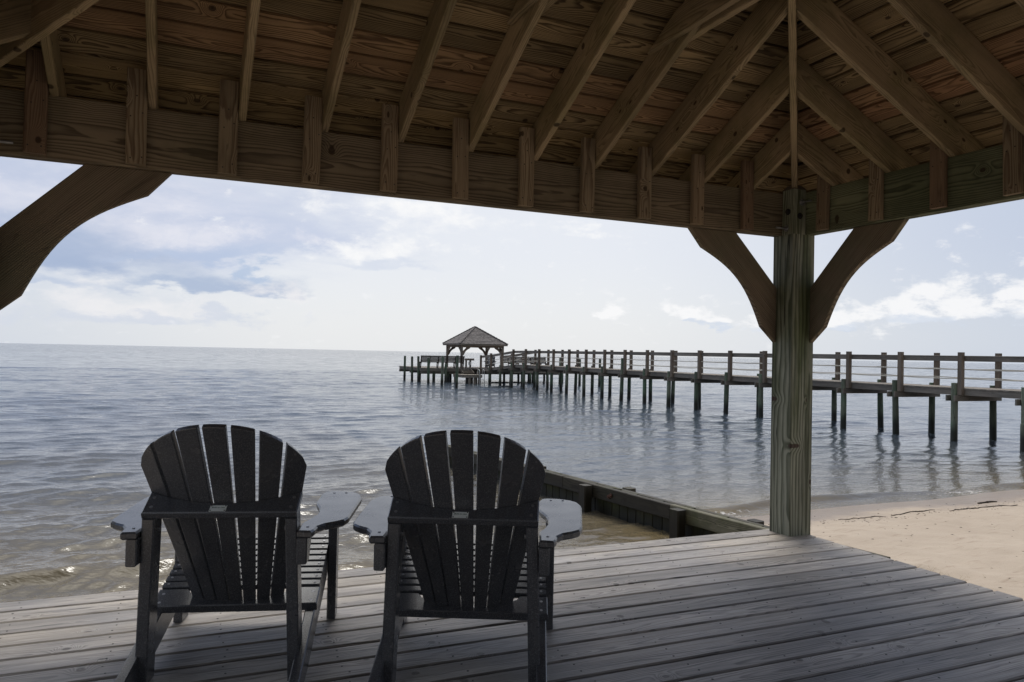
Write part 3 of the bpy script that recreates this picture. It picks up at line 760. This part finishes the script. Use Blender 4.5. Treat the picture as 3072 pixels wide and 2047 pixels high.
SEAT_S = .308; seat_z = lambda y: .336-SEAT_S*(.48-y)
def make_chair():
    t = thing('adirondack_chair', 'left charcoal fan-back garden chair facing the water on the grey deck', 'chair')
    C = M_CHAIR; X_, Y_, Z_ = V(1, 0, 0), V(0, 1, 0), V(0, 0, 1)
    def screws(mb, pts, nrm=Z_, r=.006):
        for p in pts: tube(mb, [Vector(p), Vector(p)+Vector(nrm)*.0018], r, 8, mi=1)
    # fan back: seven tapering slats on a hollow curve
    yb = lambda z: .030-.567*(z-.24); curv = lambda z: 1.6-1.0*(z-.24)
    pit = lambda z: .0486+.061*(z-.24); wid = lambda z: .0448+.046*(z-.24)
    top = lambda x: .888-1.08*x*x-7.*x**4
    for i in range(-3, 4):
        def slat(mb):
            N_ = 12; rows = []; z0 = .165
            zt = [top(i*pit(.85)+f*wid(.85)/2) for f in (-1, -.5, 0, .5, 1)]
            if abs(i) == 3:
                s_ = 1 if i > 0 else -1
                zt = [top(i*pit(.82)+f*wid(.82)/2)-(.012 if f*s_ == 1 else 0) for f in (-1, -.5, 0, .5, 1)]
            vs = []; gp = []; fs = []
            for r_ in range(N_+1):
                for f_i, f in enumerate((-1, -.5, 0, .5, 1)):
                    z = z0+(zt[f_i]-z0)*r_/N_
                    xm = i*pit(z); x = xm+f*wid(z)/2
                    y = yb(z)+curv(z)*xm*xm; yx = 2*curv(z)*xm*(x-xm)
                    n = V(-2*curv(z)*xm, 1, .567).normalized()
                    for h in (-.0105, .0105):
                        vs.append(V(x, y+yx, z)+n*h); gp.append((x, y, z))
            W5 = 5
            ix = lambda r_, f, h: (r_*W5+f)*2+h
            for r_ in range(N_):
                for f in range(4):
                    fs.append((ix(r_, f, 0), ix(r_, f+1, 0), ix(r_+1, f+1, 0), ix(r_+1, f, 0)))
                    fs.append((ix(r_, f, 1), ix(r_+1, f, 1), ix(r_+1, f+1, 1), ix(r_, f+1, 1)))
                fs.append((ix(r_, 0, 0), ix(r_+1, 0, 0), ix(r_+1, 0, 1), ix(r_, 0, 1)))
                fs.append((ix(r_, 4, 0), ix(r_, 4, 1), ix(r_+1, 4, 1), ix(r_+1, 4, 0)))
            for f in range(4):
                fs.append((ix(0, f, 0), ix(0, f, 1), ix(0, f+1, 1), ix(0, f+1, 0)))
                fs.append((ix(N_, f, 0), ix(N_, f+1, 0), ix(N_, f+1, 1), ix(N_, f, 1)))
            mb.add(vs, fs, gp)
        o = one('back_slat', C, t, slat)
        bv = o.modifiers.new('edge', 'BEVEL'); bv.width = .003; bv.segments = 2; bv.limit_method = 'ANGLE'; bv.angle_limit = R(50)
    # upper back shelf with the hollow front edge
    tl = .50; sh_n = V(0, -tl, 1).normalized(); sh_d = V(0, 1, tl).normalized()
    OS = V(0, -.231, .574)
    fr = [(x, .0525+1.00*x*x) for x in [-.255+.510*j/14 for j in range(15)]]
    shelf_poly = [(-.252, 0), (.252, 0)]+[(a, b) for a, b in reversed(fr)]
    def shelf(mb):
        plate(mb, shelf_poly, OS, X_, sh_d, .027, .004)
        screws(mb, [OS+X_*a+sh_d*b+sh_n*.0135 for a, b in ((-.228, .03), (-.232, .080), (.228, .03), (.232, .080))], sh_n)
    so_ = one('back_shelf', [C, M_STEEL], t, shelf)
    def tagp(mb):
        O = OS+X_*.0-X_*.010+sh_d*.021+sh_n*.0138
        plate(mb, [(-.027, -.0155), (.027, -.0155), (.027, .0155), (-.027, .0155)], O, X_, sh_d, .0012, 0)
        for a in (-.023, .023):
            for b in (-.012, .012): tube(mb, [O+X_*a+sh_d*b, O+X_*a+sh_d*b+sh_n*.0016], .0023, 8, mi=1)
    tg = one('name_plate', [M_TAG, M_NAIL], so_, tagp)
    def letters(mb):
        O = OS-X_*.010+sh_d*.021+sh_n*.0148
        for body, sz, dy, wmax in (('Built to Last', .0098, .0035, .043), ):
            vs, fs = text_mesh(body, sz); w_ = max(v.x for v in vs)-min(v.x for v in vs); sc = wmax/w_
            mb.add([O+X_*v.x*sc+sh_d*(v.y*sc*1.15+dy) for v in vs], fs)
    one('lettering', M_INK, so_, letters)
    # rear uprights
    for sg in (-1, 1):
        def up_(mb):
            timber(mb, V(sg*.250, -.165, .0), V(sg*.2315, -.186, .57), .085, .040, Y_, .004, c0=(V(0, 0, .001), Z_), c1=(OS-sh_n*.0136, sh_n))
            tube(mb, [V(sg*.213, -.18, .52), V(sg*.205, -.18, .52)], .008, 8, mi=1)
        one('rear_leg', [C, M_STEEL], t, up_)
    # seat side rails, sloping back to the deck
    for sg in (-1, 1):
        def rail(mb):
            x = sg*.272
            poly = [(.462, seat_z(.462)-.022), (.474, seat_z(.462)-.05), (.474, .205), (.40, .178), (.06, .075), (-.16, .012), (-.24, .0), (-.44, .0), (-.47, .018), (-.47, .034), (-.42, seat_z(-.42)-.021), (.0, seat_z(0)-.022)]
            plate(mb, poly, V(x, 0, .0005), Y_, Z_, .036, .004, along=(1, 0))
        one('side_rail', C, t, rail)
    # seat slats
    for j in range(9):
        def ss(mb):
            y = .474-.0408*j; hw = .291
            n = V(0, -SEAT_S, 1).normalized(); d = V(0, 1, SEAT_S).normalized()
            c = V(0, y, seat_z(y))-n*.0105
            timber(mb, c-X_*hw, c+X_*hw, .0330, .021, d, .003)
            screws(mb, [c+X_*a+n*.0105 for a in (-.272, .272)], n, .005)
        one('seat_slat', [C, M_STEEL], t, ss)
    # rear seat board with the hollow front
    def rb(mb):
        n = V(0, -SEAT_S, 1).normalized(); d = V(0, 1, SEAT_S).normalized(); O = V(0, .024, .177)
        fr2 = [(x, .022+1.75*(x*x)) for x in [-.180+.36*j/14 for j in range(15)]]
        poly = [(-.296, 0), (.296, 0), (.296, .106), (.190, .106)]+[(a, b+.006) for a, b in reversed(fr2)]+[(-.190, .106), (-.296, .106)]
        plate(mb, poly, O, X_, d, .033, .004)
        screws(mb, [O+X_*a+d*b+n*.015 for a in (-.272, .272) for b in (.022, .075)], n, .006)
    one('seat_back_board', [C, M_STEEL], t, rb)
    # front legs, stretcher, arms, brackets
    for sg in (-1, 1):
        one('front_leg', C, t, lambda mb: timber(mb, V(sg*.310, .445, 0), V(sg*.310, .445, .5005), .09, .036, Y_, .004))
        def arm(mb):
            plate(mb, chair_poly_arm(sg), V(0, 0, .514), X_, Y_, .026, .006)
            screws(mb, [V(sg*a, b, .5272) for a, b in ((.285, -.20), (.31, .43), (.36, .43))], Z_, .005)
        one('arm', [C, M_STEEL], t, arm)
        def brk(mb):
            poly = [(0, 0), (.072, 0), (.072, -.012), (.0, -.10)]
            plate(mb, poly, V(sg*.3285, .445, .5005), V(sg, 0, 0), Z_, .034, .003)
        one('arm_bracket', C, t, brk)
        def blk(mb):
            poly = [(-.255, .5005), (-.150, .5005), (-.150, .465), (-.195, .412), (-.255, .412)]
            plate(mb, [(a, b) for a, b in poly], V(sg*.2735, 0, 0), Y_, Z_, .036, .004)
        one('arm_block', C, t, blk)
    one('stretcher', C, t, lambda mb: timber(mb, V(-.2915, .4855, .262), V(.2915, .4855, .262), .085, .019, Z_, .003))
    return t
ch = make_chair()
ch.location = (.204, 2.948, .002); ch.rotation_euler = (0, 0, -R(16.45)); ch['group'] = 'charcoal chairs on the deck'
c2 = copy_tree(ch); c2.location = (.977, 2.581, .002); c2.rotation_euler = (0, 0, -R(25.33))
c2['label'] = 'right charcoal fan-back garden chair on the deck, in front of the timber groin'

# ------------------------------------------------------------------ timber groin running out from the deck corner
gr = thing('timber_groin', 'low dark timber groin running from the deck corner out into the water', 'groin', (5.13, 6.88, 0))
GD = V(-.131, 1, 0).normalized(); GN = V(-1, -.131, 0).normalized()       # GN looks to the water side, left
gpt = lambda y, off=0., z=0.: V(groin_x(y), y, z)+GN*off
rng.seed(21)
def waler(mb):
    ys = [4.55, 7.0, 9.05, 11.1, 12.75]
    for a, b in zip(ys[1:-1], ys[2:]):
        timber(mb, gpt(a+.004, .045, -.585+rng.uniform(-.006, .006)), gpt(b-.004, .045, -.585+rng.uniform(-.006, .006)), .165, .07, UP, .008)
one('waler', M_GROIN, gr, waler)
M_DRYWALER = wood('groin_wood_dry', (.24, .22, .155), (.06, .055, .034), ring=.85, streak=.6, var=.1, freq=90., moss=(.10, .105, .045), moss_amt=.7, wet=(-.70, -.56, (.05, .045, .028)))
wl = one('waler', M_DRYWALER, gr, lambda mb: timber(mb, gpt(4.55, .045, -.584), gpt(6.996, .045, -.586), .168, .07, UP, .008))
wl['label'] = 'paler, drier end board of the groin next to the deck'
def waler2(mb):
    for a, b in zip((4.55, 8.0, 11.0), (8.0, 11.0, 12.75)):
        timber(mb, gpt(a+.004, -.085, -.60), gpt(b-.004, -.085, -.60), .17, .07, UP, .006)
one('waler', M_GROIN, gr, waler2)
def sheets(mb):
    y = 4.53
    while y < 12.78:
        w_ = rng.uniform(.13, .17)
        timber(mb, gpt(y+w_/2, -.022, -2.2), gpt(y+w_/2, -.022, -.515+rng.uniform(-.012, .016)), w_-.006, .046, GD, .004); y += w_
one('sheet_boards', M_SHEET, gr, sheets)
def gpost(mb, y, off):
    timber(mb, gpt(y, off, -2.2), gpt(y, off, -.512+rng.uniform(-.006, .006)), .14, .12, GD, .012)
for y in (6.80, 8.45, 10.4, 12.72): one('groin_post', M_GROIN, gr, gpost, y, .155)
for y in (6.05, 8.02, 10.0): one('groin_post', M_GROIN, gr, gpost, y, -.20)
def gb(mb, y, z, off=.088):
    p = gpt(y, off, z); tube(mb, [p, p+GN*.006], .026, 12); tube(mb, [p+GN*.006, p+GN*.020], .015, 6)
for y, z in ((5.28, -.60), (5.40, -.575), (8.02, -.58), (8.06, -.60), (10.0, -.585)): one('bolt', M_RUST, gr, gb, y, z)

# ------------------------------------------------------------------ walkway pier out to the platform
pier = thing('pier', 'long weathered wooden pier with post-and-rope railing on green piles', 'pier', (18.0, 12.9, 0))
PN, PF, PT = 17.915, 19.385, .50
BENT = [12.93+1.733*k for k in range(-4, 20)]
CREST, FOOT, LOWZ = 40.3, 45.9, .07
def pz(y):
    if y <= CREST: return PT
    if y >= FOOT: return LOWZ
    return PT+(LOWZ-PT)*(y-CREST)/(FOOT-CREST)
rng.seed(55)
def pile_(mb, x, y, top, r=.085):
    n = 9; b = -2.6; tilt = V(rng.uniform(-.022, .022), rng.uniform(-.022, .022), 0)
    zs = [b, -1.2, -.7, -.3, 0., top-.02, top]
    zs = [z for z in zs if z <= top]
    tube(mb, [V(x, y, z)+tilt*(z-top) for z in zs], r, 14, taper=[r*(1.05-.03*i)*rng.uniform(.985, 1.015) for i in range(len(zs))])
def vis(k): return k >= 0
for k, y in enumerate(BENT):
    z = pz(y)
    if y > 47.2: continue
    for x, near in ((PN, True), (PF, False)):
        top = z+rng.uniform(.05, .13)
        if near and k == 13: top = 1.03
        bottom = max(0, 0)
        one('pile', M_PILE, pier, pile_, x, y, top)
        yp = y-.15
        def rp(mb):
            box(mb, x-.058+(.02 if near else -.02), x+.058+(.02 if near else -.02), yp-.058, yp+.058, z-.172, pz(yp)+.90 if yp < 44.9 else .98, .006)
        o = one('rail_post', M_PIERPOST, pier, rp)
    def clamp(mb):
        for q in (-.108, .108):
            timber(mb, V(PN-.16, y+q, z-.255), V(PF+.16, y+q, z-.255), .15, .04, UP, .003)
    one('cap_beam', M_PIER, pier, clamp)
rng.seed(56)
def pdeck(mb):
    y = 5.5
    while y < 46.9:
        w_ = .139; ym = y+w_/2; z = pz(ym)
        timber(mb, V(17.985, ym, z-.018+rng.uniform(-.002, .002)), V(19.315, ym, z-.018+rng.uniform(-.002, .002)), w_-.008, .036, V(0, 1, 0), .003); y += w_
one('deck_boards', M_PIER, pier, pdeck)
def stringers(mb):
    for x in (18.02, 18.65, 19.28):
        ys = [5.6]+[b for b in BENT[1:20:2]]+[CREST]
        for a, b in zip(ys[:-1], ys[1:]):
            timber(mb, V(x, a+.003, PT-.108), V(x, b-.003, PT-.108), .142, .04, UP, .003)
        timber(mb, V(x, CREST+.003, PT-.108), V(x, FOOT, LOWZ-.108), .142, .04, UP, .003)
one('stringer', M_PIER, pier, stringers)
for x in (PN+.085, PF-.085):
    def rails(mb):
        pys = [y-.15 for y in BENT if y < 47.2]
        for a, b in zip(pys[:-1], pys[1:]):
            za, zb_ = (pz(q)+.735 if q < 44.9 else .87 for q in (a, b))
            timber(mb, V(x, a+.002, za), V(x, b-.002, zb_), .118, .038, UP, .004)
            timber(mb, V(x, a+.002, za+.0705), V(x, b-.002, zb_+.0705), .02, .062, UP, .003)
    one('top_rail', M_PIER, pier, rails)
    for hz, sag in ((.475, .012), (.245, .02)):
        def rope(mb):
            pys = [y-.15 for y in BENT if y < 47.2]
            for a, b in zip(pys[:-1], pys[1:]):
                za, zb_ = (pz(q)+hz for q in (a, b)); s_ = sag*rng.uniform(.3, 1.6)
                tube(mb, [V(x-.03, a+(b-a)*i/8, za+(zb_-za)*i/8-4*s_*(i/8)*(1-i/8)) for i in range(9)], .0125, 6)
        one('rope', M_ROPE, pier, rope)

# platform at the end, with its piles
plat = thing('dock_platform', 'wide low dock platform at the seaward end of the pier on dark piles', 'platform', (17.0, 50.0, 0))
rng.seed(57)
PX0, PX1, PY0, PY1 = 14.55, 24.9, 47.35, 53.2
def pldeck(mb):
    y = PY0
    while y < PY1:
        timber(mb, V(PX0, y+.07, LOWZ-.018+rng.uniform(-.002, .002)), V(PX1, y+.07, LOWZ-.018), .132, .036, V(0, 1, 0), .003); y += .139
    y = 45.6
    while y < PY0-.02:
        timber(mb, V(17.98, y+.07, LOWZ-.020), V(24.0, y+.07, LOWZ-.020), .132, .036, V(0, 1, 0), .003); y += .139
one('deck_boards', M_PIER, plat, pldeck)
def plfr(mb):
    for y in (PY0+.03, PY1-.03, 50.2): timber(mb, V(PX0+.01, y, LOWZ-.125), V(PX1-.01, y, LOWZ-.125), .18, .045, UP, .003)
    for x in (PX0+.02, PX1-.02): timber(mb, V(x, PY0+.06, LOWZ-.125), V(x, PY1-.06, LOWZ-.125), .18, .045, UP, .003)
    timber(mb, V(19.6, 45.63, LOWZ-.13), V(24.0, 45.63, LOWZ-.13), .18, .045, UP, .003)
one('frame', M_PIER, plat, plfr)
for y in (47.6, 50.1, 52.8):
    one('cap_beam', M_PIER, plat, lambda mb: timber(mb, V(PX0-.1, y, LOWZ-.30), V(PX1, y, LOWZ-.30), .17, .08, UP, .003))
for x, y, top in ((14.33, 47.75, .83), (14.33, 49.2, .80), (14.33, 50.95, .82), (15.35, 47.6, -.1), (16.2, 50.1, -.1), (16.35, 47.6, -.1), (17.75, 47.6, -.1), (17.4, 50.1, -.1), (16., 52.8, -.1), (18.2, 52.8, -.1), (18.6, 50.1, -.1), (20.4, 47.6, -.1), (20.4, 50.1, -.1), (20.4, 52.8, -.1), (22.6, 47.6, -.1), (22.6, 50.1, -.1), (24.7, 47.6, -.1), (24.7, 50.1, -.1), (24.7, 52.8, -.1), (21.5, 45.7, -.05), (23.9, 45.7, -.05)):
    one('pile', M_PILE, plat, pile_, x, y, top)
# lower landing in front of it and the steps up
land = thing('landing', 'small lower boat landing in front of the platform, left of the pier', 'landing', (17.1, 46.0, 0))
LZ = -.28
def lnd(mb):
    y = 45.05
    while y < 46.9:
        timber(mb, V(16.45, y+.07, LZ-.018), V(17.8, y+.07, LZ-.018), .132, .036, V(0, 1, 0), .003); y += .139
one('deck_boards', M_PIER, land, lnd)
def lfr(mb):
    for y in (45.08, 46.85): timber(mb, V(16.46, y, LZ-.115), V(17.8, y, LZ-.115), .15, .045, UP, .003)
    for x in (16.48, 17.78): timber(mb, V(x, 45.11, LZ-.115), V(x, 46.82, LZ-.115), .15, .045, UP, .003)
one('frame', M_PIER, land, lfr)
for x, y in ((16.55, 46.7), (16.95, 45.15), (17.35, 45.2), (17.7, 45.3), (17.7, 46.7)):
    one('post', M_PIER, land, lambda mb: box(mb, x-.07, x+.07, y-.07, y+.07, -2.4, LZ-.04, .004))
steps = thing('wooden_steps', 'short wooden steps from the lower landing up to the platform', 'steps', (17.45, 47.0, 0))
for j in range(3):
    one('tread', M_PIER, steps, lambda mb: timber(mb, V(17.1, 46.72+.2*j, LZ+.085*(j+1)), V(17.8, 46.72+.2*j, LZ+.085*(j+1)), .19, .04, V(0, 1, 0), .003))
for x in (17.08, 17.82):
    one('stringer', M_PIER, steps, lambda mb: timber(mb, V(x, 46.6, LZ+.03), V(x, 47.3, LZ+.31), .15, .035, UP, .003))
ladder = thing('boarding_ladder', 'white metal boarding ladder on the front of the lower landing', 'ladder', (17.75, 44.95, 0))
for x in (17.58, 17.90):
    one('side_rail', M_WHITE, ladder, lambda mb: tube(mb, [V(x, 45.35, LZ+.02), V(x, 45.3, .02), V(x, 45.2, .075), V(x, 45.08, .06), V(x, 45.0, -.02), V(x, 44.95, -.4), V(x, 44.9, -1.3)], .022, 8))
for z in (-.35, -.58, -.81):
    one('rung', M_WHITE, ladder, lambda mb: timber(mb, V(17.59, 44.93, z), V(17.89, 44.93, z), .06, .02, V(0, 1, 0), .004))

# benches
def bench(name, label, x0, x1, y, rz_flip, zb=LOWZ):
    t = thing(name, label, 'bench', ((x0+x1)/2, y, zb), 0, 'benches on the platform')
    n = max(2, round((x1-x0)/.62)); f = -1 if rz_flip else 1
    O = V((x0+x1)/2, y, zb); w2 = (x1-x0)/2
    for j in range(5):
        z = .40+.085*j
        one('back_slat', M_BENCH, t, lambda mb: timber(mb, O+V(-w2, -f*(.03+.22*(z-.4)), z), O+V(w2, -f*(.03+.22*(z-.4)), z), .072, .03, V(0, -f*.2, 1), .003))
    one('top_rail', M_BENCH, t, lambda mb: timber(mb, O+V(-w2, -f*.13, .80), O+V(w2, -f*.13, .80), .10, .035, V(0, 1, 0), .003))
    for j in range(3):
        one('seat_slat', M_BENCH, t, lambda mb: timber(mb, O+V(-w2, f*(.06+.14*j), .385), O+V(w2, f*(.06+.14*j), .385), .13, .034, V(0, 1, 0), .003))
    for i in range(n+1):
        x = -w2+.04+(2*w2-.08)*i/n
        one('support', M_BENCH, t, lambda mb: (timber(mb, O+V(x, f*.03, 0), O+V(x, -f*.12, .78), .08, .04, V(0, 1, 0), .003), timber(mb, O+V(x+.041, f*.36, 0), O+V(x+.041, f*.36, .366), .08, .04, V(0, 1, 0), .003), timber(mb, O+V(x+.041, f*.0, .33), O+V(x+.041, f*.40, .33), .07, .036, UP, .003)))
    return t
bench('bench', 'slat-back bench seen from behind along the left front of the platform', 14.5, 17.55, 47.85, False)
bench('bench', 'dark slat-back bench on the platform behind the pier, right of the gazebo', 20.95, 24.6, 49.6, True)

# fish-cleaning table
ct = thing('cleaning_table', 'small fish-cleaning table with a white bin beneath, beside the gazebo post', 'table', (17.95, 48.1, LOWZ))
one('table_top', M_PIER, ct, lambda mb: box(mb, 17.62, 18.28, 47.85, 48.35, .62, .66, .004))
one('splash_board', M_PIER, ct, lambda mb: box(mb, 17.62, 18.28, 47.82, 47.848, .60, .74, .003))
for x in (17.8, 18.1): one('leg', M_PIER, ct, lambda mb: box(mb, x-.05, x+.05, 48.05, 48.15, LOWZ, .62, .004))
one('bin', M_WHITE, ct, lambda mb: tube(mb, [V(18.02, 47.95, .30), V(18.02, 47.95, .52)], .10, 12))

# ------------------------------------------------------------------ gazebo on the platform
GX, GY, GA = 17.40, 47.92, 3.0
gz = thing('gazebo', 'small square gazebo with hipped cedar shingle roof at the end of the pier', 'gazebo', (GX+GA/2, GY+GA/2, LOWZ))
gcx, gcy, gh = GX+GA/2, GY+GA/2, GA/2
GZ0, GZ1, GE, GAP = 1.50, 1.64, gh+.26, 2.97
def gside(k):
    return [lambda s, d, z: V(gcx+s, gcy-d, z), lambda s, d, z: V(gcx+d, gcy+s, z), lambda s, d, z: V(gcx-s, gcy+d, z), lambda s, d, z: V(gcx-d, gcy-s, z)][k]
for sx in (-1, 1):
    for s2 in (-1, 1):
        one('post', M_PIER, gz, lambda mb: box(mb, gcx+sx*gh-.07, gcx+sx*gh+.07, gcy+s2*gh-.07, gcy+s2*gh+.07, LOWZ, GZ0+.001, .005))
rng.seed(77)
for k in range(4):
    P = gside(k); o_ = P(0, 0, 0); e = P(1, 0, 0)-o_; nrm = P(0, 1, 0)-o_
    one('beam', M_PIERPOST, gz, lambda mb: timber(mb, P(-gh-.07 if k % 2 == 0 else -gh+.03, gh+.03, (GZ0+GZ1)/2), P(gh+.07 if k % 2 == 0 else gh-.03, gh+.03, (GZ0+GZ1)/2), GZ1-GZ0, .06, UP, .004))
    one('fascia', M_PIER, gz, lambda mb: timber(mb, P(-GE, GE-.014, GZ1+.03), P(GE-.03, GE-.014, GZ1+.03), .10, .026, UP, .003))
    one('soffit', M_PIER, gz, lambda mb: mb.add([P(-GE, GE-.03, GZ1+.0), P(GE, GE-.03, GZ1+.0), P(.05, .05, GAP-.07), P(-.05, .05, GAP-.07)], [(0, 1, 2, 3)]))
    for sg in (-1, 1):
        sc = .80
        one('brace', M_PIERPOST, gz, lambda mb: plate(mb, [(a*sc, b*sc*1.05) for a, b in BR], P(sg*(gh-.07), gh, GZ0), -sg*e, -UP, .05, .004, along=(.7071, -.7071)))
    def courses(mb):
        n_ = 13; z0 = GZ1+.085
        for q in range(n_):
            a, b = q/n_, (q+1.25)/n_
            d0 = GE+.03-(GE+.03)*a; d1 = max(0.02, GE+.03-(GE+.03)*b)
            za = z0+(GAP-z0)*a+.022; zb_ = z0+(GAP-z0)*min(b, 1)
            r_ = rng.random(); j = [rng.uniform(-.008, .008) for _ in range(2)]
            vs = [P(-d0, d0, za+j[0]), P(d0, d0, za+j[1]), P(d1, d1, zb_), P(-d1, d1, zb_), P(-d0, d0, za-.03), P(d0, d0, za-.03)]
            mb.add(vs, [(0, 1, 2, 3), (4, 5, 1, 0)], [(-d0, 0, 0), (d0, 0, 0), (d1, .2, 0), (-d1, .2, 0), (-d0, -.04, 0), (d0, -.04, 0)], r_)
    one('shingle_slope', M_SHINGLE, gz, courses)
    def hipcap(mb):
        for q in range(12):
            a, b = q/12, (q+1.15)/12
            z0 = GZ1+.115; pa = P(GE*(1-a)+.01, GE*(1-a)+.01, z0+(GAP-z0)*a+.03); pb = P(max(0, GE*(1-b)), max(0, GE*(1-b)), z0+(GAP-z0)*min(1, b)+.012)
            timber(mb, pa, pb, .02, .16, UP, .003)
    one('hip_cap', M_SHINGLE, gz, hipcap)

c3 = copy_tree(ch); c3.location = (19.45, 47.7, LOWZ); c3.rotation_euler = (0, 0, R(150))
c3['label'] = 'small far dark garden chair standing on the platform beside the gazebo'; del c3['group']

# ------------------------------------------------------------------ free-standing mooring piles
def mooring(x, y, top, label):
    o = one('mooring_pile', M_PILE, None, pile_, x, y, top, .088); tag(o, label, 'mooring pile', 'mooring piles standing in the water')
rng.seed(91)
for a in ((14.38, 45.7, .78, 'farthest of the three tall mooring piles in front of the slat-back bench'),
          (14.53, 43.32, .90, 'middle one of the three tall mooring piles in front of the bench'),
          (14.39, 40.31, .96, 'nearest and tallest-looking mooring pile, by the right end of the bench'),
          (15.95, 46.9, .37, 'short mooring pile standing low in front of the middle of the bench'),
          (23.3, 44.86, .95, 'leftmost green mooring pile seen through the ropes behind the pier'),
          (23.68, 42.87, .87, 'middle mooring pile behind the pier, half hidden by a rail post'),
          (24.1, 41.02, .94, 'rightmost green mooring pile seen through the ropes behind the pier'),
          (17.72, 11.08, -.23, 'short mooring pile cut off by the right edge of the view, nearest to shore')):
    mooring(*a)

# ------------------------------------------------------------------ things washed up on the sand
def weed(pts, r, label):
    P_ = []
    for i in range(len(pts)-1):
        for j in range(6):
            t = j/6; x = pts[i][0]+(pts[i+1][0]-pts[i][0])*t; y = pts[i][1]+(pts[i+1][1]-pts[i][1])*t
            x += rng.uniform(-.02, .02); y += rng.uniform(-.02, .02)
            P_.append(V(x, y, float(sand_z(x, y))+r*.6))
    mb = MB(); tube(mb, P_, r, 6, taper=[r*(.45+.55*math.sin(math.pi*(i+.5)/len(P_)))*rng.uniform(.7, 1.2) for i in range(len(P_))])
    tag(mb.build('seaweed_strand', M_WEED), label, 'seaweed', 'seaweed strands on the beach')
rng.seed(101)
for pts, r_, lb in (([(7.2, 6.66), (7.5, 6.61), (7.75, 6.59), (7.9, 6.52)], .006, 'thin dark seaweed strand lying nearest the post on the wrack line'),
                   ([(7.97, 6.56), (8.26, 6.55), (8.5, 6.53), (8.80, 6.60)], .008, 'wavy seaweed strand in the middle of the wrack line on the sand'),
                   ([(8.87, 6.47), (9.16, 6.48), (9.36, 6.52), (9.46, 6.47), (10.4, 6.50)], .008, 'longest dark seaweed strand, running out to the right edge of the view'),
                   ([(9.92, 6.82), (10.15, 6.84), (10.32, 6.76)], .016, 'thick short clump of dark seaweed closest to the water')):
    weed(pts, r_, lb)
def debris():
    mb = MB(); r_ = random.Random(12)
    n = 0
    while n < 950:
        if r_.random() < .35:
            x = r_.uniform(5.8, 13.5); y = 6.55-.02*(x-8)+.12*math.sin(x*1.3)+r_.gauss(0, .10)
        else:
            x = r_.uniform(3.9, 14); y = r_.uniform(.5, 7.1)
        z = float(sand_z(x, y))
        if z < -.80 or x < groin_x(y)+.1 and y > 4.7 or (x < 4.0): continue
        L = r_.uniform(.004, .022); a = r_.uniform(0, 3.14); d = V(math.cos(a), math.sin(a), 0)*L; s_ = V(-d.y, d.x, 0)*.3; h = L*.25
        c_ = V(x, y, z+.001)
        mb.add([c_-d, c_+s_, c_+d, c_-s_, c_+UP*h], [(0, 3, 4), (3, 2, 4), (2, 1, 4), (1, 0, 4)], rnd=r_.random()); n += 1
    tag(mb.build('beach_debris', M_WEED), 'dark specks of wrack scattered over the sand', 'debris', kind='stuff')
debris()
def straw():
    mb = MB(); r_ = random.Random(13)
    for i in range(240):
        x = 5.6+r_.gauss(0, .17); y = 4.25+r_.gauss(0, .13); z = float(sand_z(x, y))
        a = r_.gauss(.5, .6); L = r_.uniform(.04, .12); d = V(math.cos(a), math.sin(a), r_.uniform(-.05, .25))*L; s_ = V(-d.y, d.x, 0).normalized()*.0013
        c_ = V(x, y, z+.004)
        mb.add([c_-d*.5-s_, c_-d*.5+s_, c_+d*.5], [(0, 1, 2)], rnd=r_.random())
    tag(mb.build('straw', M_STRAW), 'tangle of dry straw in a hollow of the sand by the deck edge', 'dry grass', kind='stuff')
straw()
